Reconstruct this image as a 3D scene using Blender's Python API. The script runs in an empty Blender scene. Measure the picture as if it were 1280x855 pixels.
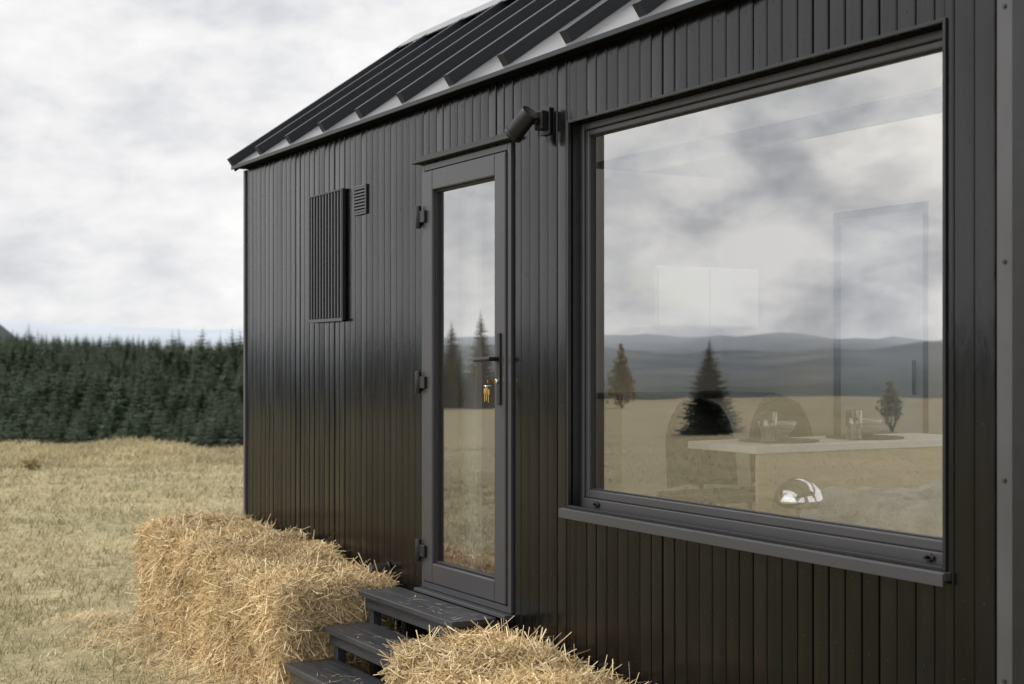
import bpy, bmesh, math, random
import numpy as np
from mathutils import Vector, noise, Matrix
random.seed(7); rng=np.random.default_rng(7)
S=bpy.context.scene
COL=S.collection
# ------------------------------------------------------------------ materials
def mat(name, base=(.5,.5,.5), rough=.6, metal=0.0, spec=.5, var=None, vscale=8.0, vvec=(1,1,1), bump=0.0, bscale=40.0, rvar=0.0, island=0.0):
    m=bpy.data.materials.new(name); m.use_nodes=True
    nt=m.node_tree; N=nt.nodes; L=nt.links
    b=N['Principled BSDF']
    b.inputs['Base Color'].default_value=(*base,1); b.inputs['Roughness'].default_value=rough
    b.inputs['Metallic'].default_value=metal; b.inputs['Specular IOR Level'].default_value=spec
    g=N.new('ShaderNodeNewGeometry')
    mp=N.new('ShaderNodeMapping'); mp.inputs['Scale'].default_value=vvec
    L.new(g.outputs['Position'],mp.inputs['Vector'])
    if var is not None:
        n=N.new('ShaderNodeTexNoise'); n.inputs['Scale'].default_value=vscale; n.inputs['Detail'].default_value=6
        L.new(mp.outputs[0],n.inputs['Vector'])
        cr=N.new('ShaderNodeValToRGB'); cr.color_ramp.elements[0].position=.32; cr.color_ramp.elements[1].position=.68
        cr.color_ramp.elements[0].color=(*base,1); cr.color_ramp.elements[1].color=(*var,1)
        L.new(n.outputs['Fac'],cr.inputs['Fac'])
        out=cr.outputs[0]
        if island>0:
            mr=N.new('ShaderNodeMapRange'); mr.inputs['To Min'].default_value=1-island; mr.inputs['To Max'].default_value=1+island
            L.new(g.outputs['Random Per Island'],mr.inputs['Value'])
            mx=N.new('ShaderNodeVectorMath'); mx.operation='SCALE'
            L.new(out,mx.inputs[0]); L.new(mr.outputs[0],mx.inputs['Scale']); out=mx.outputs[0]
        L.new(out,b.inputs['Base Color'])
        if rvar>0:
            mr2=N.new('ShaderNodeMapRange'); mr2.inputs['From Min'].default_value=.3; mr2.inputs['From Max'].default_value=.7
            mr2.inputs['To Min'].default_value=rough-rvar; mr2.inputs['To Max'].default_value=rough+rvar
            L.new(n.outputs['Fac'],mr2.inputs['Value']); L.new(mr2.outputs[0],b.inputs['Roughness'])
    if bump>0:
        n2=N.new('ShaderNodeTexNoise'); n2.inputs['Scale'].default_value=bscale; n2.inputs['Detail'].default_value=5
        L.new(mp.outputs[0],n2.inputs['Vector'])
        bp=N.new('ShaderNodeBump'); bp.inputs['Strength'].default_value=bump; bp.inputs['Distance'].default_value=.01
        L.new(n2.outputs['Fac'],bp.inputs['Height']); L.new(bp.outputs[0],b.inputs['Normal'])
    return m
M_clad=mat('black_painted_wood',(.0030,.0031,.0034),.15,spec=.36,var=(.0055,.0055,.0057),vscale=5,vvec=(6,1,.5),bump=.08,bscale=26,rvar=.05,island=.3)
M_back=mat('groove_black',(.002,.002,.002),.9,spec=.1)
M_frame=mat('anthracite_aluminium',(.036,.036,.041),.38,spec=.5,var=(.042,.042,.047),vscale=3,bump=.03,bscale=300)
M_hard=mat('black_hardware',(.007,.007,.008),.38,var=(.011,.011,.012),vscale=20,spec=.4)
M_gask=mat('rubber_gasket',(.006,.006,.006),.6)
M_roof=mat('roof_sheet_metal',(.27,.275,.28),.30,metal=.6,var=(.31,.315,.32),vscale=2,bump=.05,bscale=6,rvar=.06)
M_bar=mat('roof_batten_metal',(.009,.011,.015),.45,var=(.012,.015,.019),vscale=4,spec=.4)
M_strip=mat('grey_corner_profile',(.060,.060,.063),.45,metal=.2,var=(.075,.075,.08),vscale=3)
M_step=mat('step_paint',(.026,.028,.033),.38,var=(.040,.042,.048),vscale=5,vvec=(1,6,6),bump=.15,bscale=25,rvar=.08)
M_int=mat('interior_plywood',(.60,.55,.48),.6,var=(.68,.63,.55),vscale=3,vvec=(1,1,.3))
M_white=mat('interior_white',(.80,.79,.77),.5,var=(.82,.81,.79),vscale=2)
M_wood=mat('light_oak',(.60,.48,.33),.5,var=(.68,.55,.39),vscale=6,vvec=(1,1,6))
M_floor=mat('interior_floor',(.30,.22,.15),.4,var=(.38,.29,.20),vscale=4,vvec=(1,6,1))
M_pdoor=mat('pale_door_panel',(.50,.54,.58),.4,var=(.54,.58,.62),vscale=2)
M_chrome=mat('chrome',(.85,.85,.86),.06,metal=1)
M_cer=mat('ceramic',(.62,.62,.60),.3,var=(.20,.21,.22),vscale=30,vvec=(.2,.2,3))
M_mat=mat('woven_placemat',(.03,.024,.018),.9,var=(.06,.05,.04),vscale=80)
M_blanket=mat('blanket_fabric',(.36,.36,.35),.9,var=(.62,.62,.60),vscale=9,bump=.6,bscale=60)
M_chair=mat('dark_chair',(.008,.008,.009),.5,var=(.014,.014,.016))
M_brass=mat('brass_key',(.62,.42,.14),.3,metal=1)
M_screw=mat('nail_head',(.03,.03,.03),.35,metal=.3)
M_cloud_white=mat('curtain',(.6,.58,.53),.9,var=(.66,.64,.58),vscale=10,vvec=(6,1,.2))

def straw_mat(name,c0,c1,c2,rough=.65,trans=.15,mscale=2.2,lo=.75,hi=1.15):
    m=bpy.data.materials.new(name); m.use_nodes=True; nt=m.node_tree; N=nt.nodes; L=nt.links
    b=N['Principled BSDF']; b.inputs['Roughness'].default_value=rough; b.inputs['Specular IOR Level'].default_value=.35
    g=N.new('ShaderNodeNewGeometry'); cr=N.new('ShaderNodeValToRGB')
    e=cr.color_ramp.elements; e[0].position=0; e[0].color=(*c0,1); e[1].position=1; e[1].color=(*c2,1)
    k=e.new(.5); k.color=(*c1,1)
    L.new(g.outputs['Random Per Island'],cr.inputs[0])
    n=N.new('ShaderNodeTexNoise'); n.inputs['Scale'].default_value=mscale; n.inputs['Detail'].default_value=4
    L.new(g.outputs['Position'],n.inputs['Vector'])
    mr=N.new('ShaderNodeMapRange'); mr.inputs['From Min'].default_value=.3; mr.inputs['From Max'].default_value=.7
    mr.inputs['To Min'].default_value=lo; mr.inputs['To Max'].default_value=hi
    L.new(n.outputs['Fac'],mr.inputs['Value'])
    mx=N.new('ShaderNodeVectorMath'); mx.operation='SCALE'; L.new(cr.outputs[0],mx.inputs[0]); L.new(mr.outputs[0],mx.inputs['Scale'])
    L.new(mx.outputs[0],b.inputs['Base Color'])
    t=N.new('ShaderNodeBsdfTranslucent'); L.new(mx.outputs[0],t.inputs['Color'])
    ms=N.new('ShaderNodeMixShader'); ms.inputs[0].default_value=trans
    o=N['Material Output']; L.new(b.outputs[0],ms.inputs[1]); L.new(t.outputs[0],ms.inputs[2]); L.new(ms.outputs[0],o.inputs['Surface'])
    return m
M_straw=straw_mat('straw',(.40,.27,.12),(.70,.54,.30),(.88,.75,.50))
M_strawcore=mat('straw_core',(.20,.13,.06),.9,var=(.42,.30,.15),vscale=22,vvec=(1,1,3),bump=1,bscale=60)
M_grass=straw_mat('dry_grass_blades',(.24,.22,.12),(.50,.42,.25),(.64,.55,.36),trans=.3,mscale=.5,lo=.65,hi=1.2)
M_tuft=straw_mat('olive_grass_tufts',(.17,.18,.09),(.30,.28,.15),(.49,.42,.25),trans=.3,mscale=.5,lo=.7,hi=1.2)
M_spruce=straw_mat('spruce_needles',(.024,.042,.023),(.045,.070,.036),(.078,.108,.054),trans=.1,mscale=.06,lo=.5,hi=1.45)
M_bark=mat('bark',(.07,.05,.035),.9,var=(.11,.08,.06),vscale=12)
M_gold=straw_mat('autumn_leaves',(.20,.16,.07),(.32,.26,.12),(.40,.34,.18),trans=.25)

def glass_mat(name,refl,tint,k=1.5):
    m=bpy.data.materials.new(name); m.use_nodes=True; nt=m.node_tree; N=nt.nodes; L=nt.links
    for n in list(N):
        if n.type!='OUTPUT_MATERIAL': N.remove(n)
    o=[n for n in N][0]
    tr=N.new('ShaderNodeBsdfTransparent'); tr.inputs[0].default_value=(*tint,1)
    gl=N.new('ShaderNodeBsdfGlossy'); gl.inputs['Roughness'].default_value=0.0; gl.inputs['Color'].default_value=(.95,.96,.97,1)
    fr=N.new('ShaderNodeFresnel'); fr.inputs['IOR'].default_value=1.5
    ma=N.new('ShaderNodeMath'); ma.operation='MULTIPLY_ADD'; ma.inputs[1].default_value=k; ma.inputs[2].default_value=refl; ma.use_clamp=True
    L.new(fr.outputs[0],ma.inputs[0])
    g=N.new('ShaderNodeNewGeometry'); n=N.new('ShaderNodeTexNoise'); n.inputs['Scale'].default_value=1.3; n.inputs['Detail'].default_value=1
    L.new(g.outputs['Position'],n.inputs['Vector']); bp=N.new('ShaderNodeBump'); bp.inputs['Strength'].default_value=.12; bp.inputs['Distance'].default_value=.01
    L.new(n.outputs['Fac'],bp.inputs['Height']); L.new(bp.outputs[0],gl.inputs['Normal'])
    mx=N.new('ShaderNodeMixShader'); L.new(ma.outputs[0],mx.inputs[0]); L.new(tr.outputs[0],mx.inputs[1]); L.new(gl.outputs[0],mx.inputs[2])
    L.new(mx.outputs[0],o.inputs['Surface']); return m
M_glass=glass_mat('coated_window_glass',.27,(.97,.98,.97),1.3)
M_glass2=glass_mat('clear_glass',.02,(.97,.98,.98),1.0)
M_tumbler=glass_mat('tumbler_glass',.10,(.74,.76,.76),2.5)

# ------------------------------------------------------------------ helpers
def empty(name,loc=(0,0,0)):
    e=bpy.data.objects.new(name,None); e.location=loc; COL.objects.link(e); return e
def obj_from(name,verts,faces,m,parent=None,smooth=False):
    me=bpy.data.meshes.new(name); me.from_pydata([tuple(v) for v in verts],[],faces); me.update()
    if m: me.materials.append(m)
    if smooth:
        for p in me.polygons: p.use_smooth=True
    o=bpy.data.objects.new(name,me); COL.objects.link(o)
    if parent: o.parent=parent
    return o
def pane(name,x0,x1,y,z0,z1,m,parent):
    return obj_from(name,[(x0,y,z0),(x1,y,z0),(x1,y,z1),(x0,y,z1)],[(0,1,2,3)],m,parent)
def fast_mesh(name,V,F,m,parent=None,nper=4):
    me=bpy.data.meshes.new(name); nv=len(V); nf=len(F)
    F=F.reshape(nf,-1); nper=F.shape[1]
    me.vertices.add(nv); me.vertices.foreach_set('co',V.astype(np.float32).ravel())
    me.loops.add(nf*nper); me.loops.foreach_set('vertex_index',F.astype(np.int32).ravel())
    me.polygons.add(nf); me.polygons.foreach_set('loop_start',np.arange(0,nf*nper,nper,dtype=np.int32))
    me.polygons.foreach_set('loop_total',np.full(nf,nper,dtype=np.int32))
    me.update(calc_edges=True); me.validate()
    me.materials.append(m)
    o=bpy.data.objects.new(name,me); COL.objects.link(o)
    if parent: o.parent=parent
    return o
def box(name,x0,x1,y0,y1,z0,z1,m,parent=None,bev=.002):
    bm=bmesh.new(); bmesh.ops.create_cube(bm,size=1)
    for v in bm.verts:
        v.co=Vector(((x0+x1)/2+v.co.x*(x1-x0),(y0+y1)/2+v.co.y*(y1-y0),(z0+z1)/2+v.co.z*(z1-z0)))
    if bev>0:
        bmesh.ops.bevel(bm,geom=bm.edges[:],offset=min(bev,.3*min(x1-x0,y1-y0,z1-z0)),segments=2,affect='EDGES',profile=.5)
    me=bpy.data.meshes.new(name); bm.to_mesh(me); bm.free(); me.materials.append(m)
    o=bpy.data.objects.new(name,me); COL.objects.link(o)
    if parent: o.parent=parent
    return o
def cyl(name,p0,p1,r,m,parent=None,r2=None,seg=24,bev=.002):
    p0=Vector(p0);p1=Vector(p1); d=p1-p0; bm=bmesh.new()
    bmesh.ops.create_cone(bm,cap_ends=True,segments=seg,radius1=r,radius2=r if r2 is None else r2,depth=d.length)
    if bev>0:
        es=[e for e in bm.edges if any(len(f.verts)>4 for f in e.link_faces)]
        bmesh.ops.bevel(bm,geom=es,offset=bev,segments=2,affect='EDGES',profile=.5)
    M=Matrix.Translation((p0+p1)/2)@d.to_track_quat('Z','Y').to_matrix().to_4x4()
    bm.transform(M); me=bpy.data.meshes.new(name); bm.to_mesh(me); bm.free(); me.materials.append(m)
    for p in me.polygons: p.use_smooth=len(p.vertices)<=4
    o=bpy.data.objects.new(name,me); COL.objects.link(o)
    if parent: o.parent=parent
    return o
def frame(name,x0,x1,z0,z1,w,y0,y1,m,parent,bev=.003,wb=None):
    wb=wb or w
    box(name+'_jamb',x0,x0+w,y0,y1,z0,z1,m,parent,bev); box(name+'_jamb',x1-w,x1,y0,y1,z0,z1,m,parent,bev)
    box(name+'_head',x0+w,x1-w,y0,y1,z1-w,z1,m,parent,bev); box(name+'_rail',x0+w,x1-w,y0,y1,z0,z0+wb,m,parent,bev)
def revolve(name,prof,c,m,parent=None,seg=32):
    V=[];F=[]
    for (r,z) in prof:
        for k in range(seg):
            a=2*math.pi*k/seg; V.append((c[0]+r*math.cos(a),c[1]+r*math.sin(a),c[2]+z))
    for i in range(len(prof)-1):
        for k in range(seg):
            F.append((i*seg+k,i*seg+(k+1)%seg,(i+1)*seg+(k+1)%seg,(i+1)*seg+k))
    return obj_from(name,V,F,m,parent,True)

# ------------------------------------------------------------------ terrain
CX,CY=8.94,-3.13
def sm(a,b,x):
    t=min(1,max(0,(x-a)/(b-a))); return t*t*(3-2*t)
def H(x,y):
    dx=x-CX; dy=y-CY; r=math.hypot(dx,dy); az=math.degrees(math.atan2(dy,dx))%360
    c=29+32*sm(186,200,az)*(1-sm(300,350,az))+20*(1-sm(60,130,az))
    c+=1.5*math.sin(az*.35)+1.0*math.sin(az*1.3+1)-1.6*sm(168,160,az)
    nz=noise.noise(Vector((x*.12,y*.12,0)))*.12+noise.noise(Vector((x*.5,y*.5,3)))*.05+noise.noise(Vector((x*1.6,y*1.6,3)))*.03
    nz*=sm(1.5,9,r)
    z=nz*(1 if (x<-.6 or abs(y)>3) else .25)
    if r<c: return z-.02
    d=r-c
    z-= .02+min(.12*d, 6+.05*d) * sm(0,8,d)
    wf=sm(100,135,az)*(1-sm(186,200,az))
    if wf>0:
        zf=-.16*min(d,170)
        if r>165: zf=-22+(25+1.0*math.sin((az-165)*.30))*sm(165,400,r)+2.5*noise.noise(Vector((x*.012,y*.012,1)))+1.0*noise.noise(Vector((x*.04,y*.04,1)))
        if r>410: zf-= 40*sm(410,900,r)
        if r>900:
            zf=-38+ (96*math.exp(-((az-171.2)/3.0)**2))*sm(1000,1600,r)*(1-sm(1700,2600,r))
        if r>4000:
            zf+= sm(4500,7500,r)*(215+60*noise.noise(Vector((az*.12,0,5)))+22*noise.noise(Vector((az*.6,0,9))))
        z=z*(1-wf)+(zf+nz)*wf
    if wf<1:
        zo=-.02-min(.10*d,45)*sm(0,8,d)+nz
        if r>600: zo+= sm(600,4000,r)*(70+55*noise.noise(Vector((az*.09,r*.0006,2)))+25*noise.noise(Vector((az*.4,r*.002,7))))
        if r>4000: zo+= sm(4500,7500,r)*(95+90*noise.noise(Vector((az*.1,0,15)))+30*noise.noise(Vector((az*.5,0,19))))
        z=z*wf+zo*(1-wf) if wf>0 else zo
    return z
rs=[0.0]+list(np.concatenate([np.linspace(.6,36,90),np.geomspace(37,9000,120)]))
NA=480; V=[(CX,CY,H(CX,CY))];F=[]
for r in rs[1:]:
    for k in range(NA):
        a=2*math.pi*k/NA; x=CX+r*math.cos(a); y=CY+r*math.sin(a); V.append((x,y,H(x,y)))
for k in range(NA): F.append((0,1+k,1+(k+1)%NA))
for i in range(len(rs)-2):
    b=1+i*NA
    for k in range(NA): F.append((b+k,b+NA+k,b+NA+(k+1)%NA,b+(k+1)%NA))
mg=bpy.data.materials.new('meadow_ground'); mg.use_nodes=True; nt=mg.node_tree;N=nt.nodes;L=nt.links
b=N['Principled BSDF']; b.inputs['Roughness'].default_value=.95; b.inputs['Specular IOR Level'].default_value=.1
g=N.new('ShaderNodeNewGeometry')
def nz_(scale,det=6):
    n=N.new('ShaderNodeTexNoise'); n.inputs['Scale'].default_value=scale; n.inputs['Detail'].default_value=det; n.inputs['Roughness'].default_value=.6
    L.new(g.outputs['Position'],n.inputs['Vector']); return n
def ramp(src,p0,c0,p1,c1):
    cr=N.new('ShaderNodeValToRGB'); e=cr.color_ramp.elements; e[0].position=p0;e[0].color=(*c0,1);e[1].position=p1;e[1].color=(*c1,1)
    L.new(src,cr.inputs[0]); return cr.outputs[0]
def mixc(f,a,c):
    m=N.new('ShaderNodeMix'); m.data_type='RGBA'
    if not isinstance(f,float): L.new(f,m.inputs[0])
    else: m.inputs[0].default_value=f
    L.new(a,m.inputs[6]); L.new(c,m.inputs[7])
    return m.outputs[2]
c1=ramp(nz_(.35).outputs['Fac'],.38,(.46,.38,.23),.62,(.27,.255,.15))
c2=ramp(nz_(9).outputs['Fac'],.35,(.21,.18,.10),.65,(.58,.49,.31))
c3=ramp(nz_(1.8).outputs['Fac'],.40,(.22,.21,.12),.60,(.50,.42,.26))
col=mixc(.45,mixc(.4,c1,c3),c2)
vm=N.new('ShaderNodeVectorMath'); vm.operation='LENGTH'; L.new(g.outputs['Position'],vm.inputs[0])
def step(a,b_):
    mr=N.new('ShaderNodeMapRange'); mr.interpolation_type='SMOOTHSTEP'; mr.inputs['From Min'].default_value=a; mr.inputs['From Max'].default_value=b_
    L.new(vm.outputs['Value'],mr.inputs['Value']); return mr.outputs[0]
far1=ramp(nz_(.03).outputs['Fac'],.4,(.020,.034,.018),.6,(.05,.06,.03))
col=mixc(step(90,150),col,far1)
haze_mid=ramp(nz_(.004).outputs['Fac'],.42,(.13,.16,.19),.6,(.22,.24,.26))  # bluish aerial haze painted into the ground colour by distance
col=mixc(step(700,2600),col,haze_mid)
haze_far=ramp(nz_(.001).outputs['Fac'],.4,(.45,.50,.57),.6,(.50,.54,.60))  # paler haze on the farthest ridges, also painted into the colour
col=mixc(step(3800,7000),col,haze_far)
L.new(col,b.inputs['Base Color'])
bp=N.new('ShaderNodeBump'); bp.inputs['Strength'].default_value=.9; bp.inputs['Distance'].default_value=.06
L.new(nz_(14).outputs['Fac'],bp.inputs['Height']); L.new(bp.outputs[0],b.inputs['Normal'])
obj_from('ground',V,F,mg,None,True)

def blades(name,n,azr,rr,hscale,seed,clump=.0,wk=1.0,m=None,cf=.9):
    R=np.random.default_rng(seed)
    az=np.radians(R.uniform(azr[0],azr[1],n)); r=rr[0]+(rr[1]-rr[0])*R.random(n)**1.15
    x=CX+r*np.cos(az); y=CY+r*np.sin(az)
    keep=[]
    zs=np.zeros(n)
    for i in range(n):
        d=noise.noise(Vector((x[i]*cf,y[i]*cf,seed)))+.6*noise.noise(Vector((x[i]*3,y[i]*3,4)))
        ok = d>R.uniform(-.9,.25)+clump
        if -.1<x[i]<7.3 and y[i]>-.02 and y[i]<2.7: ok=False
        if ok: keep.append(i); zs[i]=H(x[i],y[i])
    k=np.array(keep); x=x[k];y=y[k];z=zs[k]-.01;r=r[k]; n=len(k)
    h=hscale*R.uniform(.4,1.3,n)*(1+.35*R.random(n)); w=(.0014+.00022*r)*R.uniform(.7,1.5,n)*wk
    a=R.uniform(0,2*np.pi,n); l=R.uniform(.3,1.6,n)*h; la=R.normal(.6,1.5,n)
    P=np.stack([x,y,z],1); side=np.stack([np.cos(a)*w,np.sin(a)*w,0*w],1)
    lean=np.stack([np.cos(la)*l,np.sin(la)*l,0*l],1)
    up=np.stack([0*h,0*h,h],1)
    v=np.stack([P-side,P+side,P+lean*.35+up*.6+side*.7,P+lean*.35+up*.6-side*.7,P+lean+up*.9],1)
    V=v.reshape(-1,3); i0=np.arange(n)*5
    F=np.concatenate([np.stack([i0,i0+1,i0+2],1),np.stack([i0,i0+2,i0+3],1),np.stack([i0+3,i0+2,i0+4],1)])
    return fast_mesh(name,V,F,m or M_grass)
GR=empty('meadow_grass')
for o in (blades('blades_near',120000,(146,192),(3.5,30),.045,1),blades('blades_tall',8000,(146,192),(9,31),.14,2,.3,.7),
          blades('blades_tufts',110000,(148,190),(4,30),.07,12,.42,.9,M_tuft,2.2),
          blades('blades_wide',50000,(192,300),(2,26),.05,3), blades('blades_crest',30000,(150,186),(23,31),.10,5,-.1)):
    o.parent=GR

# ------------------------------------------------------------------ house
HS=empty('tiny_house')
X1=7.2; ZB=.30; ZT=2.94; D=2.5
DX0,DX1,DZ0,DZ1=2.62,3.507,.559,2.64
WX0,WX1,WZ0,WZ1=3.975,6.0,1.07,2.655
regions=[(0.02,DX0,ZB,ZT),(DX0,DX1,DZ1,ZT),(DX0,DX1,ZB,DZ0),(DX1,WX0,ZB,ZT),(WX0,WX1,WZ1,ZT),(WX0,WX1,ZB,WZ0),(WX1,X1,ZB,ZT)]
pitch=.0745; gap=.0055; ch=.0035
V=[];F=[];nails=[]
nb=int(X1/pitch)+2
offs=[random.uniform(-.0012,.0012) for _ in range(nb)]; tilt=[random.uniform(-.0018,.0018) for _ in range(nb)]
for (xa,xb,za,zb) in regions:
    for i in range(nb):
        a=max(i*pitch+gap/2,xa); bb=min((i+1)*pitch-gap/2,xb)
        if bb-a<.008: continue
        o=offs[i]; t=tilt[i]
        # slightly crowned board face so that each board carries its own soft highlight
        xm=(a+bb)/2; cw=-.0007
        pr=[(a,.010),(a,ch+o+t),(a+ch,o+t),(a+(bb-a)*.28,o+t*.45+cw*.75),(xm,o+cw),(a+(bb-a)*.72,o-t*.45+cw*.75),(bb-ch,o-t),(bb,ch+o-t),(bb,.010)]
        n0=len(V); q=len(pr)
        for z in (za,zb):
            for p in pr: V.append((p[0],p[1],z))
        for k in range(q-1): F.append((n0+k,n0+k+1,n0+q+1+k,n0+q+k))
        F.append(tuple(n0+k for k in range(q-1,-1,-1))); F.append(tuple(n0+q+k for k in range(q)))
        for z in (.42,.78,1.0,1.5,2.05,2.45,2.72,2.88):
            if za+.02<z<zb-.02 and bb-a>.05 and random.random()<.8:
                nails.append(((a+bb)/2+random.uniform(-.004,.004),o-.0020,z+random.uniform(-.008,.008)))
obj_from('cladding_boards',V,F,M_clad,HS)
V=[];F=[]
for c in nails:
    n0=len(V)
    for k in range(8):
        a=k*math.pi/4; V.append((c[0]+.0027*math.cos(a),c[1],c[2]+.0027*math.sin(a)))
    F.append(tuple(n0+k for k in range(8)))
obj_from('cladding_nails',V,F,M_screw,HS)
for (xa,xb,za,zb) in regions:
    box('wall_core',xa,xb,.0105,.095,za,zb,M_back,HS,0)
    box('wall_lining',xa,xb,.096,.12,max(za,.55),min(zb,2.9),M_int,HS,0)
def gable(name,x0,x1,m):
    pts=[(0.012,ZB),(D-.012,ZB),(D-.012,ZT-.01),(D/2,3.83),(0.012,ZT-.01)]
    V=[(x0,p[0],p[1]) for p in pts]+[(x1,p[0],p[1]) for p in pts]
    F=[(0,1,2,3,4),(9,8,7,6,5)]+[(i,5+i,5+(i+1)%5,(i+1)%5) for i in range(5)]
    obj_from(name,V,F,m,HS)
gable('end_wall_far',-.0,.019,M_clad)
gable('end_lining_far',.021,.06,M_int)
for (ya,yb,za,zb) in ((.012,.35,ZB,2.90),(D-.35,D-.012,ZB,2.90),(.35,D-.35,ZB,1.05),(.35,D-.35,2.6,2.90)):
    box('end_wall_near',X1,X1+.02,ya,yb,za,zb,M_clad,HS,0); box('end_lining_near',X1-.05,X1-.001,ya,yb,max(za,.55),min(zb,2.8),M_int,HS,0)
V=[(x,y,z) for x in (X1,X1+.02) for (y,z) in ((.012,2.9),(D-.012,2.9),(D/2,3.83))]
obj_from('gable_panel',V,[(0,1,2),(5,4,3),(0,3,4,1),(1,4,5,2),(2,5,3,0)],M_clad,HS)
for (ya,yb,za,zb) in ((.35,.41,1.05,2.6),(D-.41,D-.35,1.05,2.6),(.41,D-.41,1.05,1.11),(.41,D-.41,2.54,2.6)):
    box('added_end_window_frame',X1-.04,X1+.03,ya,yb,za,zb,M_frame,HS,.003)  # end window is out of view, added to let daylight into the room
obj_from('added_end_window_glass',[(X1-.01,.41,1.11),(X1-.01,D-.41,1.11),(X1-.01,D-.41,2.54),(X1-.01,.41,2.54)],[(0,1,2,3)],M_glass2,HS)
BX0,BX1=2.96,3.66
BW0,BW1,BZ0,BZ1=3.95,7.0,.95,2.66
for (xa,xb,za,zb) in [(.02,BX0,ZB,ZT),(BX0,BX1,2.5,ZT),(BX0,BX1,ZB,.6),(BX1,BW0,ZB,ZT),(BW0,BW1,ZB,BZ0),(BW0,BW1,BZ1,ZT),(BW1,X1,ZB,ZT)]:
    box('back_wall',xa,xb,D-.09,D,za,zb,M_clad,HS,0); box('back_lining',xa,xb,D-.12,D-.0905,max(za,.55),zb,M_int,HS,0)
frame('back_door_frame',BX0,BX1,.6,2.5,.035,D-.125,D-.03,M_frame,HS)
box('back_door_leaf',BX0+.036,BX1-.036,D-.105,D-.05,.61,2.46,M_pdoor,HS,.004)
cyl('back_door_handle',(BX1-.08,D-.14,1.5),(BX1-.08,D-.14,1.68),.01,M_hard,HS)
frame('added_back_window_frame',BW0,BW1,BZ0,BZ1,.06,D-.10,D-.03,M_frame,HS)  # large back window is unseen, added to brighten the interior
pane('added_back_window_glass',BW0+.06,BW1-.06,D-.06,BZ0+.06,BZ1-.06,M_glass2,HS)
box('floor_slab',.06,X1-.06,.121,D-.121,.50,.60,M_floor,HS,0)
box('ceiling',.06,X1-.06,.121,1.30,2.80,2.84,M_white,HS,0)  # stops short so the added skylight can light the room
box('ceiling_rail',4.0,6.9,.13,.17,2.73,2.78,M_white,HS,.003)
box('chassis',.15,X1-.15,.12,D-.12,.30,.48,M_back,HS,0)
box('skirt_board',.05,X1-.05,.02,.045,.03,.305,M_back,HS,0)
# roof
def slab(name,x0,x1,ya,za,yb,zb,t,m):
    d=Vector((0,yb-ya,zb-za)).normalized(); n=Vector((0,-d.z,d.y)); 
    if n.z<0: n=-n
    V=[]
    for x in (x0,x1):
        for (y,z,o) in ((ya,za,0),(yb,zb,0),(yb,zb,t),(ya,za,t)):
            V.append((x,y+n.y*o,z+n.z*o))
    F=[(0,1,2,3),(7,6,5,4),(0,4,5,1),(1,5,6,2),(2,6,7,3),(3,7,4,0)]
    return obj_from(name,V,F,m,HS)
EY,EZ=-.070,2.940; RY,RZ=D/2,3.875
slab('roof_sheet_front',-.05,X1+.05,EY,EZ,RY,RZ,.008,M_roof)
slab('roof_lining_front',.07,X1-.06,EY+.25,EZ+.16,RY-.01,RZ-.03,.004,M_white)
SX0,SX1=2.6,6.9
def bk(t): return (D+.070+(RY-D-.070)*t, EZ+(RZ-EZ)*t)
slab('roof_sheet_back',-.05,SX0,*bk(0),*bk(1),.008,M_roof); slab('roof_sheet_back',SX1,X1+.05,*bk(0),*bk(1),.008,M_roof)
slab('roof_sheet_back',SX0,SX1,*bk(0),*bk(.16),.008,M_roof); slab('roof_sheet_back',SX0,SX1,*bk(.90),*bk(1),.008,M_roof)
a_,b_2=bk(.16),bk(.90)
obj_from('added_skylight_glass',[(SX0,*a_),(SX1,*a_),(SX1,*b_2),(SX0,*b_2)],[(0,1,2,3)],M_glass2,HS)  # unseen rear-roof skylight, added to bring more light indoors
sl=Vector((0,RY-EY,RZ-EZ)).normalized(); nn=Vector((0,-sl.z,sl.y)); Lr=math.hypot(RY-EY,RZ-EZ)
def pt(s,o): return (EY+sl.y*s+nn.y*o, EZ+sl.z*s+nn.z*o)
def batten(xc,w,h,s0,s1,o0=.0085):
    V=[]
    for x in (xc-w/2,xc+w/2):
        for (s,o) in ((s0,o0),(s1,o0),(s1,o0+h),(s0,o0+h)):
            p=pt(s,o); V.append((x,p[0],p[1]))
    F=[(0,1,2,3),(7,6,5,4),(0,4,5,1),(1,5,6,2),(2,6,7,3),(3,7,4,0)]
    obj_from('roof_batten',V,F,M_bar,HS)
xs=[.38+.52*i for i in range(14) if .38+.52*i<X1]
for x in xs: batten(x,.05,.055,.05,Lr-.03)
batten(-.035,.035,.055,0,Lr); batten(X1+.035,.035,.055,0,Lr)
for x in xs:
    if SX0-.03<x<SX1+.03: continue
    V=[(x+s*.02,D-(pt(q,o)[0]),pt(q,o)[1]) for s in (-1,1) for (q,o) in ((.03,.0085),(Lr-.03,.0085),(Lr-.03,.06),(.03,.06))]
    obj_from('roof_batten_back',V,[(0,1,2,3),(7,6,5,4),(0,4,5,1),(1,5,6,2),(2,6,7,3),(3,7,4,0)],M_bar,HS)
slab('ridge_cap_front',-.055,X1+.055,RY-.14,RZ+.075-.105,RY,RZ+.075,.006,M_roof)
slab('ridge_cap_back',-.055,X1+.055,RY+.14,RZ+.075-.105,RY,RZ+.075,.006,M_roof)
box('eave_drip',-.055,X1+.055,EY-.010,EY-.001,EZ-.014,EZ+.008,M_bar,HS,.002)
box('eave_soffit',-.045,X1+.045,EY+.006,.13,EZ-.006,EZ+.002,M_back,HS,0)
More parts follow.
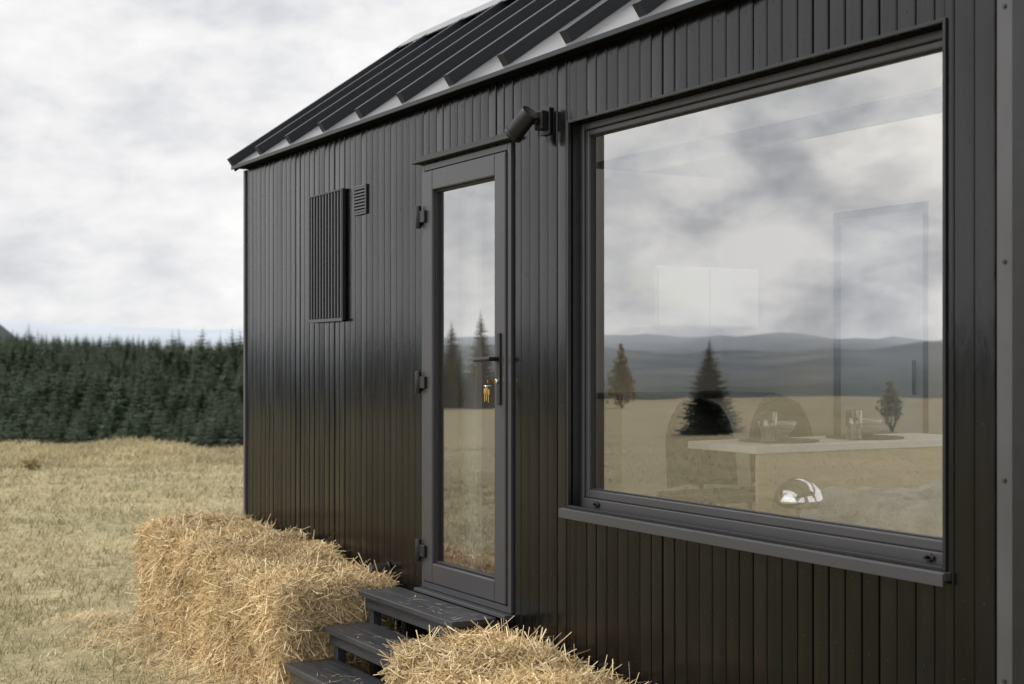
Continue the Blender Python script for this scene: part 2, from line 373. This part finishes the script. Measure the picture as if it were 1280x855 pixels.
for x in (-.053,X1+.041):
    V=[(xx,pt(q,o)[0],pt(q,o)[1]) for xx in (x,x+.012) for (q,o) in ((0,-.03),(Lr,-.03),(Lr,.065),(0,.065))]
    obj_from('rake_board',V,[(0,1,2,3),(7,6,5,4),(0,4,5,1),(1,5,6,2),(2,6,7,3),(3,7,4,0)],M_bar,HS)
box('corner_trim',-.012,.0195,-.010,.03,ZB,2.92,M_strip,HS,.002)
box('joint_profile',6.205,6.262,-.018,-.003,ZB,2.925,M_strip,HS,.003)
box('joint_profile_dark',6.275,6.33,-.040,-.003,ZB,2.925,M_hard,HS,.004)
for z in (.8,1.35,1.95,2.65): cyl('rivet',(6.233,-.018,z),(6.233,-.023,z),.006,M_screw,HS,seg=12,bev=.001)
# big window
frame('window_trim',WX0-.012,WX1+.012,WZ0-.0,WZ1+.012,.012,-.010,.012,M_hard,HS,.002)
frame('window_outer_frame',WX0+.0005,WX1-.0005,WZ0+.001,WZ1-.0005,.028,.048,.095,M_frame,HS,.004,.042)
frame('window_sash',WX0+.029,WX1-.029,WZ0+.0435,WZ1-.029,.024,.058,.094,M_frame,HS,.005,.034)
frame('window_gasket',WX0+.0535,WX1-.0535,WZ0+.078,WZ1-.0535,.004,.070,.092,M_gask,HS,.001)
pane('window_glass',WX0+.055,WX1-.055,.080,WZ0+.080,WZ1-.055,M_glass,HS)
box('window_reveal',WX0+.0005,WX0+.006,.012,.047,WZ0,WZ1,M_hard,HS,0)
box('window_reveal',WX1-.006,WX1-.0005,.012,.047,WZ0,WZ1,M_hard,HS,0)
box('window_sill',WX0-.035,WX1+.025,-.030,.046,WZ0-.026,WZ0-.0005,M_frame,HS,.004)
box('window_sill_lip',WX0-.035,WX1+.025,-.035,-.0305,WZ0-.040,WZ0-.003,M_frame,HS,.002)
for x in (WX0+.13,WX1-.10): 
    cyl('drain_cap',(x,.056,WZ0+.024),(x,.038,WZ0+.024),.012,M_hard,HS,seg=16); box('drain_cap_flap',x-.020,x+.020,.038,.0475,WZ0+.018,WZ0+.031,M_hard,HS,.003)
# door
frame('door_casing',DX0+.001,DX1-.001,DZ0+.001,DZ1-.001,.030,-.012,.09,M_frame,HS,.003)
frame('door_leaf',DX0+.036,DX1-.036,DZ0+.036,DZ1-.036,.098,-.022,.045,M_frame,HS,.006)
frame('door_bead',DX0+.1345,DX1-.1345,DZ0+.1345,DZ1-.1345,.010,-.004,.03,M_gask,HS,.003)
pane('door_glass',DX0+.14,DX1-.14,.012,DZ0+.14,DZ1-.14,M_glass,HS)
box('door_hood',DX0-.05,DX1+.05,-.045,-.002,DZ1+.010,DZ1+.022,M_hard,HS,.002)
box('door_hood_upstand',DX0-.05,DX1+.05,-.006,-.0022,DZ1+.022,DZ1+.05,M_hard,HS,.001)
box('door_threshold',DX0-.01,DX1+.01,-.05,-.002,DZ0-.018,DZ0-.001,M_frame,HS,.003)
for z in (2.384,1.57,.743):
    cyl('hinge_barrel',(DX0+.010,-.034,z-.055),(DX0+.010,-.034,z+.055),.015,M_hard,HS,seg=16)
    box('hinge_leaf',DX0+.018,DX0+.078,-.038,-.0225,z-.030,z+.030,M_hard,HS,.004)
    box('hinge_leaf_wall',DX0-.018,DX0-.000,-.036,-.003,z-.042,z+.028,M_hard,HS,.004)
hx=DX1-.082
box('handle_plate',hx-.015,hx+.015,-.032,-.0225,1.48,1.80,M_hard,HS,.005)
cyl('handle_neck',(hx,-.03,1.685),(hx,-.075,1.685),.010,M_hard,HS,seg=16)
cyl('handle_lever',(hx+.01,-.075,1.685),(hx-.13,-.078,1.68),.010,M_hard,HS,seg=16,bev=.004)
cyl('lock_cylinder',(hx,-.03,1.585),(hx,-.045,1.585),.012,M_chrome,HS,seg=16)
box('key_blade',hx-.002,hx+.002,-.085,-.045,1.578,1.592,M_brass,HS,.001)
revolve('key_ring',[(.016+.002*math.cos(t),.002*math.sin(t)) for t in np.linspace(0,2*math.pi,9)],(hx,-.085,1.565),M_chrome,HS,20)
for (dx,dz,rr) in ((-.004,0,.0),(-.014,-.004,.3),(.008,-.008,-.2)):
    box('hanging_key',hx+dx-.009,hx+dx+.009,-.088+dx*.3,-.084+dx*.3,1.535+dz,1.558+dz,M_brass,HS,.003); box('hanging_key_bit',hx+dx-.003,hx+dx+.003,-.088+dx*.3,-.085+dx*.3,1.50+dz,1.534+dz,M_brass,HS,.001)
VX0,VX1,VZ0,VZ1=1.17,1.665,1.905,2.63
box('barred_window_recess',VX0+.004,VX1-.004,-.0045,-.003,VZ0+.004,VZ1-.004,M_back,HS,0)
frame('barred_window_frame',VX0,VX1,VZ0,VZ1,.010,-.026,-.0048,M_hard,HS,.002)
nbar=11
for i in range(nbar):
    x=VX0+.010+(VX1-VX0-.020)*(i+.5)/nbar; box('window_bar',x-.008,x+.008,-.024,-.014,VZ0+.010,VZ1-.010,M_frame,HS,.002)
box('barred_window_sill',VX0-.015,VX1+.015,-.036,-.027,VZ0-.010,VZ0+.006,M_frame,HS,.002)
lx0,lx1,lz0,lz1=1.785,1.950,2.465,2.625
frame('louvre_frame',lx0,lx1,lz0,lz1,.012,-.014,-.003,M_frame,HS,.002)
box('louvre_back',lx0+.01,lx1-.01,-.0045,-.0028,lz0+.01,lz1-.01,M_back,HS,0)
for i in range(8):
    z=lz0+.020+i*.0175; box('louvre_slat',lx0+.012,lx1-.012,-.013,-.005,z-.005,z+.005,M_frame,HS,.001)
cyl('pipe_stub',(2.22,.0,.60),(2.20,-.10,.598),.026,M_hard,HS,seg=24,bev=.004)
cyl('pipe_collar',(2.22,.0,.60),(2.218,-.012,.60),.034,M_hard,HS,seg=24,bev=.003)

SP=empty('wall_spotlight')
box('mount_plate',3.760,3.835,-.016,-.003,2.630,2.745,M_hard,SP,.004)
box('mount_block',3.768,3.828,-.050,-.0165,2.650,2.73,M_hard,SP,.006)
cyl('swivel_arm',(3.79,-.045,2.69),(3.76,-.085,2.68),.013,M_hard,SP,seg=16)
cyl('lamp_barrel',(3.800,-.085,2.722),(3.712,-.115,2.640),.040,M_hard,SP,seg=32,bev=.004)
cyl('lamp_rim',(3.716,-.1135,2.6435),(3.703,-.118,2.632),.043,M_hard,SP,seg=32,bev=.003)

# ------------------------------------------------------------------ steps
ST=empty('entrance_steps')
tre=[(.54,0.02,-.275),(.38,-.215,-.465),(.22,-.41,-.665)]
sx0,sx1=2.45,3.45
for i,(z,yb,yf) in enumerate(tre):
    yb=min(yb,-.052) if i==0 else yb
    mid=(yb+yf)/2
    box('tread_board',sx0,sx1,yf,mid-.002,z-.028,z,M_step,ST,.004)
    box('tread_board',sx0,sx1,mid+.002,yb,z-.028,z-.001,M_step,ST,.004)
    box('tread_apron',sx0+.03,sx1-.03,yf+.025,yf+.045,z-.085,z-.0285,M_step,ST,.003)
    for x in (sx0+.03,sx1-.075):
        box('front_post',x,x+.045,yf+.0455,yf+.09,0.0,z-.0285,M_step,ST,.003)
    for x in (sx0+.012,sx1-.03):
        box('side_rail',x,x+.018,yf+.03,-.01 if i==0 else yb,z-.09,z-.029,M_step,ST,.002)
for x in (sx0+.035,sx1-.075): box('back_post',x,x+.04,-.06,-.02,0,.51,M_step,ST,.003)
box('back_panel',sx0+.08,sx1-.08,-.05,-.03,.05,.50,M_back,ST,0)

# ------------------------------------------------------------------ straw bales
def bale(name,x0,x1,y0,y1,z1a,z1b,N,seed,crev=None):
    R=np.random.default_rng(seed); E=empty(name)
    def ztop(x): return z1a+(z1b-z1a)*(x-x0)/(x1-x0)
    def disp(p):
        q=Vector(p)
        return .055*noise.noise(q*2.2+Vector((seed,0,0)))+.034*noise.noise(q*6)+.022*noise.noise(q*16)
    RR=.12
    def place(u,v,face):
        if face=='top':
            x=x0+u*(x1-x0); y=y0+v*(y1-y0); z=ztop(x); n=Vector((0,0,1))
        elif face=='front':
            x=x0+u*(x1-x0); z=v*ztop(x); y=y0; n=Vector((0,-1,0))
        elif face=='left':
            y=y0+u*(y1-y0); z=v*ztop(x0); x=x0; n=Vector((-1,0,0))
        else:
            y=y0+u*(y1-y0); z=v*ztop(x1); x=x1; n=Vector((1,0,0))
        p=Vector((x,y,z)); c=Vector((min(max(x,x0+RR),x1-RR),min(y,y1-.04) if y>y0+RR else y0+RR,min(z,ztop(x)-RR)))
        d=p-c
        if d.length>RR: p=c+d.normalized()*RR*(1+.12*(d.length/RR-1)); n=(n+d.normalized()*.8).normalized()
        k=disp(p)
        if crev:
            for cx in crev: k-=.07*math.exp(-((p.x-cx)/.035)**2)
        return p+n*k,n
    V=[];F=[]
    for face in ('top','front','left','right'):
        nu,nv=(50,16) if face in('top','front') else (16,16)
        n0=len(V)
        for i in range(nu+1):
            for j in range(nv+1):
                p,n=place(i/nu,j/nv,face); V.append(p-n*.022)
        for i in range(nu):
            for j in range(nv):
                a=n0+i*(nv+1)+j; F.append((a,a+nv+1,a+nv+2,a+1))
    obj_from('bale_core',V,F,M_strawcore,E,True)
    A=np.array([(x1-x0)*(y1-y0),(x1-x0)*z1a,(y1-y0)*z1a,(y1-y0)*z1b]); A=A/A.sum()
    VV=[];FF=[]
    for fi,face in enumerate(('top','front','left','right')):
        for _ in range(int(N*A[fi])):
            p,n=place(R.random(),R.random(),face)
            t=Vector(R.normal(0,1,3)); 
            t=t-n*t.dot(n); 
            if t.length<1e-4: continue
            t.normalize()
            wild=R.random()
            lift=R.normal(.03,.17) if wild<.84 else R.uniform(.2,1.2)
            d=(t+n*lift).normalized(); ln=R.uniform(.04,.14) if wild<.90 else R.uniform(.12,.28)
            w=R.uniform(.0011,.0027); s=d.cross(n+Vector(R.normal(0,.5,3))); 
            if s.length<1e-4: continue
            s=s.normalized()*w
            bend=n*R.normal(0,.012)+Vector(R.normal(0,.010,3))
            base=p-d*ln*.5+n*R.uniform(-.014,.010); m_=p+bend; e=p+d*ln*.5-Vector((0,0,abs(R.normal(0,.025)) if wild>.84 else 0))
            i0=len(VV); VV+= [base-s,base+s,m_-s,m_+s,e-s,e+s]; FF+=[(i0,i0+1,i0+3,i0+2),(i0+2,i0+3,i0+5,i0+4)]
    fast_mesh('straw_stalks',np.array([tuple(v) for v in VV]),np.array(FF),M_straw,E)
    return E
bale('straw_bale',-.04,1.20,-.69,-.06,.655,.635,36000,3,crev=[.24])
bale('straw_bale',1.22,2.38,-.67,-.05,.615,.56,36000,5)
bale('straw_bale',3.56,4.72,-.60,-.06,.50,.43,34000,9)
VV=[];FF=[]
for _ in range(6000):
    x=random.uniform(-.9,5.0); y=-.66-abs(random.gauss(0,.22)); z=H(x,y)+random.uniform(.005,.05)
    a=random.uniform(0,math.pi); ln=random.uniform(.04,.14); w=random.uniform(.001,.0022)
    if sx0-.02<x<sx1+.02 and y>-.68: continue
    d=Vector((math.cos(a),math.sin(a),random.uniform(-.25,.35)))*ln/2; s=Vector((-math.sin(a),math.cos(a),0))*w; p=Vector((x,y,z))
    i0=len(VV); VV+=[p-d-s,p-d+s,p+d+s,p+d-s]; FF.append((i0,i0+1,i0+2,i0+3))
for _ in range(60):
    z,yb,yf=random.choice(tre); x=random.uniform(sx0+.3,sx1) ; y=random.uniform(yf+.01,yf+.17); a=random.uniform(0,math.pi); ln=random.uniform(.02,.08)
    d=Vector((math.cos(a),math.sin(a),0))*ln/2; s=Vector((-math.sin(a),math.cos(a),0))*.0012; p=Vector((x,y,z+.003))
    i0=len(VV); VV+=[p-d-s,p-d+s,p+d+s,p+d-s]; FF.append((i0,i0+1,i0+2,i0+3))
fast_mesh('loose_straw',np.array([tuple(v) for v in VV]),np.array(FF),M_straw)

# ------------------------------------------------------------------ interior
TB=empty('dining_table')
box('table_top',3.98,4.44,.60,1.95,1.298,1.33,M_white,TB,.003)
box('table_panel',4.405,4.43,.62,1.93,.602,1.2975,M_wood,TB,.003)
cyl('table_leg',(4.02,.64,.602),(4.02,.64,1.2975),.012,M_hard,TB); cyl('table_leg',(4.02,1.90,.602),(4.02,1.90,1.2975),.012,M_hard,TB)
def bowl(c):
    E=empty('bowl'); revolve('bowl_shell',[(.0,.004),(.035,.004),(.038,0),(.045,.012),(.072,.045),(.085,.075),(.082,.075),(.068,.047),(.04,.018),(.0,.012)],c,M_cer,E)
def tumbler(c):
    E=empty('drinking_glass'); revolve('glass_wall',[(0,.002),(.033,.002),(.038,.125),(.035,.125),(.031,.01),(0,.01)],c,M_tumbler,E)
def mat_(c):
    E=empty('placemat'); revolve('mat_disc',[(0,.0),(.17,.0),(.172,.006),(0,.007)],c,M_mat,E)
for (x,y) in ((4.20,.92),(4.20,1.42)):
    mat_((x,y,1.331)); bowl((x-.01,y,1.339)); 
tumbler((4.30,.78,1.338)); tumbler((4.32,1.24,1.338))
def chair(x,y,m=M_chair):
    E=empty('dining_chair')
    V=[];F=[];nu,nv=14,10
    for i in range(nu+1):
        for j in range(nv+1):
            u=i/nu*2-1; v=j/nv; w=.20*math.sqrt(max(0,1-(max(0,v-.35)/.65)**2.4))
            V.append((x+ -.04*v+.10*u*u, y+u*w, 1.08+.42*v))
    for i in range(nu):
        for j in range(nv): a=i*(nv+1)+j; F.append((a,a+nv+1,a+nv+2,a+1))
    o=obj_from('backrest',V,F,m,E,True); md=o.modifiers.new('s','SOLIDIFY'); md.thickness=.012
    box('seat',x,x+.40,y-.21,y+.21,1.03,1.06,m,E,.012)
    for (a,b_) in ((.02,-.18),(.02,.18),(.37,-.18),(.37,.18)): cyl('leg',(x+a,y+b_,.602),(x+a+.01,y+b_*.9,1.03),.012,m,E)
chair(3.45,1.02); chair(3.45,1.52)
BD=empty('bed')
box('bed_base',4.80,6.95,.42,2.2,.602,.90,M_wood,BD,.01)
V=[];F=[];nu,nv=60,40
for i in range(nu+1):
    for j in range(nv+1):
        u=i/nu; v=j/nv; x=4.76+u*2.2; y=.38+v*1.85
        e=min(sm(0,.05,u),sm(0,.06,v),sm(0,.05,1-u),sm(0,.05,1-v))
        V.append((x,y,.90+.29*e+.05*noise.noise(Vector((x*4,y*5,0)))+.025*noise.noise(Vector((x*11,y*9,2)))))
for i in range(nu):
    for j in range(nv): a=i*(nv+1)+j; F.append((a,a+nv+1,a+nv+2,a+1))
obj_from('blanket',V,F,M_blanket,BD,True)
LS=empty('window_shelf'); box('shelf_board',4.2,6.9,.125,.36,.965,.99,M_wood,LS,.003)
for x in (4.25,5.5,6.8): box('shelf_support',x,x+.03,.13,.35,.602,.9645,M_wood,LS,.003)
LP=empty('table_lamp')
lc=(5.106,.235,.991); k_=1.12
revolve('lamp_base',[(0,0),(.055,0),(.055,.012),(.012,.02),(.008,.05),(.008,.20),(0,.20)],lc,M_chrome,LP)
revolve('lamp_dome',[(r*k_,.275+(z-.275)*k_) for (r,z) in [(.0,.275),(.025,.272),(.048,.26),(.068,.238),(.077,.21),(.080,.185),(.078,.185),(.073,.21),(.06,.236),(.03,.262),(0,.268)]],lc,M_chrome,LP,40)
CB=empty('kitchen_cabinet'); box('cabinet_body',1.98,2.32,1.62,2.37,1.87,2.22,M_white,CB,.004); box('cabinet_door',2.321,2.34,1.63,1.99,1.88,2.21,M_white,CB,.003); box('cabinet_door',2.321,2.34,2.0,2.36,1.88,2.21,M_white,CB,.003)
PW=empty('partition_wall'); box('partition_panel',1.90,1.975,.121,2.379,.601,2.799,M_int,PW,0)
CT=empty('kitchen_counter'); box('counter_body',1.98,2.45,1.3,2.37,.602,1.46,M_int,CT,.004); box('counter_top',1.98,2.48,1.28,2.37,1.461,1.49,M_chair,CT,.004)
LD=empty('loft_ladder')
for y in (.62,.98): cyl('rail',(2.62,y,.602),(2.25,y,1.95),.018,M_white,LD,seg=12)
for i in range(5):
    t=(i+.6)/5.2; cyl('rung',(2.62-.37*t,.62,.602+1.35*t),(2.62-.37*t,.98,.602+1.35*t),.014,M_white,LD,seg=12)
CU=empty('curtain')
V=[];F=[]
for i in range(61):
    x=2.68+.20*i/60; y=.17+.018*math.sin(i*.75); V+=[(x,y,.62),(x,y,2.55)]
for i in range(60): F.append((2*i,2*i+2,2*i+3,2*i+1))
obj_from('curtain_cloth',V,F,M_cloud_white,CU,True)

# ------------------------------------------------------------------ trees
def spruce_mesh(name,seed,h=1.0,levels=26,bp_=10,width=.20,n=5):
    R=random.Random(seed); V=[];F=[];MI=[]
    seg=6
    for (z,r) in ((0,.016),(.5,.009),(1,.001)):
        for k in range(seg): V.append((r*math.cos(6.283*k/seg),r*math.sin(6.283*k/seg),z*h))
    for i in range(2):
        for k in range(seg): F.append((i*seg+k,i*seg+(k+1)%seg,(i+1)*seg+(k+1)%seg,(i+1)*seg+k)); MI.append(1)
    for l in range(levels):
        t=l/(levels-1); z=.04+.93*t
        Rm=width*(1-t)**.82*(1+.12*math.sin(l*2.3))+.010
        nb_=max(4,int(bp_*(1-.5*t)))
        a0=R.random()*6.28
        for k in range(nb_):
            a=a0+6.283*k/nb_+R.uniform(-.25,.25); ln=Rm*R.uniform(.72,1.18); dr=R.uniform(.18,.45)
            ca,sa=math.cos(a),math.sin(a)
            zz=z+R.uniform(-.012,.012)
            for s in range(n):
                f0=s/n; f1=(s+1.25)/n
                p0=Vector((ca*ln*f0,sa*ln*f0,zz-dr*ln*f0+.25*ln*f0*f0)); p1=Vector((ca*ln*f1,sa*ln*f1,zz-dr*ln*f1+.25*ln*f1*f1))
                wd=ln*.30*(1.1-f0)*R.uniform(.7,1.3)*5/n
                for sd in (-1,1):
                    tip=p0.lerp(p1,.85)+Vector((-sa*wd*sd,ca*wd*sd,-wd*R.uniform(.2,.7)))
                    i0=len(V); V+=[tuple(p0),tuple(p1),tuple(tip)]; F.append((i0,i0+1,i0+2)); MI.append(0)
    me=bpy.data.meshes.new(name); me.from_pydata(V,[],F); me.update()
    me.materials.append(M_spruce); me.materials.append(M_bark)
    me.polygons.foreach_set('material_index',MI)
    return me
SM=[spruce_mesh('spruce_mesh_%d'%i,i,1,15,8,w,3) for i,w in enumerate((.24,.28,.22,.30))]
FO=empty('spruce_forest')
Rf=random.Random(11); cnt=0
while cnt<3000:
    az=Rf.uniform(153,178) if Rf.random()<.9 else Rf.uniform(125,190); r=math.sqrt(Rf.uniform(190**2,415**2)); a=math.radians(az)
    x=CX+r*math.cos(a); y=CY+r*math.sin(a)
    o=bpy.data.objects.new('spruce',Rf.choice(SM)); s=Rf.uniform(5.0,10.0)*(1+.25*noise.noise(Vector((x*.03,y*.03,0))))
    if r>350: s*=.66
    o.location=(x,y,H(x,y)-.3); o.scale=(s*Rf.uniform(.9,1.25),s*Rf.uniform(.9,1.25),s); o.rotation_euler=(0,0,Rf.uniform(0,6.28)); o.parent=FO; COL.objects.link(o); cnt+=1
SB=[spruce_mesh('spruce_big_%d'%i,50+i,1,46,22,w) for i,w in enumerate((.27,.20))]
def tree(x,y,h,k=0,ws=1):
    o=bpy.data.objects.new('spruce_tree',SB[k]); o.location=(x,y,H(x,y)-.05); o.scale=(h*ws,h*ws,h); o.rotation_euler=(0,0,random.uniform(0,6)); COL.objects.link(o)
tree(-17.4,-17.2,2.25,0,1.1)
for (x,y,h) in ((-35.5,-20.0,3.1),(-34.9,-20.8,3.5),(-36.5,-21.6,2.4),(-34.2,-21.4,2.7),(-41,-27.5,3.0),(-45,-21,3.6),(-46,-24,3.3)): tree(x,y,h,1,1.1)
def bush(name,x,y,h,w,n,seed,m=M_gold,conical=False):
    R=np.random.default_rng(seed); E=empty(name); z0=H(x,y)
    for k in range(6):
        a=R.uniform(0,6.28); cyl('stem',(x,y,z0-.03),(x+.35*w*math.cos(a),y+.35*w*math.sin(a),z0+h*R.uniform(.5,.8)),.012*h+.003,M_bark,E,r2=.003,seg=6,bev=0)
    P=R.normal(0,1,(n,3)); P/=np.linalg.norm(P,axis=1)[:,None]; P*=R.random(n)[:,None]**.45
    cl=R.normal(0,.35,(14,3)); P=P*.75+cl[R.integers(0,14,n)]*.6
    zz=(P[:,2]*.5+.55).clip(.02,1.05)
    rad=(1.15-zz) if conical else 1
    c=np.stack([x+P[:,0]*w*.5*rad,y+P[:,1]*w*.5*rad,z0+zz*h],1)
    s=.035*h**.5*.8
    a=R.normal(0,s,(n,3)); b_=R.normal(0,s,(n,3))
    VV=np.stack([c-a,c+b_,c+a,c-b_],1).reshape(-1,3); i=np.arange(n)*4
    fast_mesh('leaves',VV,np.stack([i,i+1,i+2,i+3],1),m,E)
bush('autumn_sapling',-15.3,-20.9,1.25,1.0,700,1,conical=True); bush('autumn_sapling',-32.6,-25.0,2.1,1.7,1200,2,conical=True)
bush('meadow_shrub',-13.3,1.3,.18,.35,300,4)

# ------------------------------------------------------------------ sky, sun
W=bpy.data.worlds.new('World'); S.world=W; W.use_nodes=True; nt=W.node_tree;N=nt.nodes;L=nt.links
bg=N['Background']; bg.inputs['Strength'].default_value=.12
sun_dir=Vector((-.35,-.75,.95)).normalized()
el=math.asin(sun_dir.z); rot=math.atan2(sun_dir.x,sun_dir.y)
sky=N.new('ShaderNodeTexSky'); sky.sky_type='NISHITA'; sky.sun_disc=False; sky.sun_elevation=el; sky.sun_rotation=rot
tc=N.new('ShaderNodeTexCoord'); sp=N.new('ShaderNodeSeparateXYZ'); L.new(tc.outputs['Generated'],sp.inputs[0])
def M(op,a,b_=None,c=None):
    m=N.new('ShaderNodeMath'); m.operation=op
    for i,v in enumerate((a,b_,c)):
        if v is None: continue
        if isinstance(v,(int,float)): m.inputs[i].default_value=v
        else: L.new(v,m.inputs[i])
    return m.outputs[0]
cb=N.new('ShaderNodeCombineXYZ'); L.new(sp.outputs['X'],cb.inputs[0]); L.new(sp.outputs['Y'],cb.inputs[1]); L.new(M('MULTIPLY',sp.outputs['Z'],2.2),cb.inputs[2])
def wn(scale,det,rough,off,dist=.25):
    mp=N.new('ShaderNodeMapping'); mp.inputs['Location'].default_value=off; L.new(cb.outputs[0],mp.inputs[0])
    n=N.new('ShaderNodeTexNoise'); n.inputs['Scale'].default_value=scale; n.inputs['Detail'].default_value=det; n.inputs['Roughness'].default_value=rough; n.inputs['Distortion'].default_value=dist
    L.new(mp.outputs[0],n.inputs['Vector']); return n.outputs['Fac']
n1=wn(5.2,9,.55,(3.1,1.7,0)); n2=wn(14,9,.6,(0,5,2))
comb=M('ADD',M('MULTIPLY',n1,.62),M('MULTIPLY',n2,.38))
my=M('MAXIMUM',M('MULTIPLY',sp.outputs['Y'],-1.0),0.0)
contr=M('MULTIPLY_ADD',my,1.3,.75)
comb=M('ADD',M('MULTIPLY',M('SUBTRACT',comb,.488),contr),.532)
cr=N.new('ShaderNodeValToRGB'); e=cr.color_ramp.elements
e[0].position=.36; e[0].color=(4.2,4.35,4.7,1); e[1].position=.64; e[1].color=(8.8,8.7,8.6,1)
k=e.new(.46); k.color=(5.8,5.9,6.2,1); k=e.new(.535); k.color=(7.25,7.25,7.35,1)
L.new(comb,cr.inputs[0])
n3=wn(5,6,.55,(7,2,4))
gapm=N.new('ShaderNodeMapRange'); gapm.inputs['From Min'].default_value=.56; gapm.inputs['From Max'].default_value=.70; gapm.inputs['To Max'].default_value=.40
L.new(n3,gapm.inputs['Value'])
gm=M('MULTIPLY',gapm.outputs[0],M('MULTIPLY_ADD',my,1.0,.25))
mx=N.new('ShaderNodeMix'); mx.data_type='RGBA'; L.new(gm,mx.inputs[0]); L.new(cr.outputs[0],mx.inputs[6]); L.new(sky.outputs[0],mx.inputs[7])
sc=N.new('ShaderNodeVectorMath'); sc.operation='SCALE'; L.new(mx.outputs[2],sc.inputs[0]); L.new(M('MULTIPLY_ADD',my,1.05,.99),sc.inputs['Scale'])
L.new(sc.outputs[0],bg.inputs['Color'])
sd=bpy.data.lights.new('sun','SUN'); sd.energy=2.2; sd.angle=math.radians(14); sd.color=(1,.95,.87)
so=bpy.data.objects.new('sun',sd); so.rotation_euler=sun_dir.to_track_quat('Z','Y').to_euler(); so.location=(0,-10,20); COL.objects.link(so)

# ------------------------------------------------------------------ camera
cd=bpy.data.cameras.new('camera'); cd.lens=50; cd.sensor_width=36; cd.shift_y=.0176; cd.clip_end=20000; cd.clip_start=.05
cd.dof.use_dof=True; cd.dof.focus_distance=6.2; cd.dof.aperture_fstop=4.0
co=bpy.data.objects.new('camera',cd); co.location=(8.937,-3.134,1.68); co.rotation_euler=(math.radians(90),0,math.radians(60.06)); COL.objects.link(co); S.camera=co
S.view_settings.view_transform='Standard'; S.view_settings.look='None'; S.view_settings.exposure=0
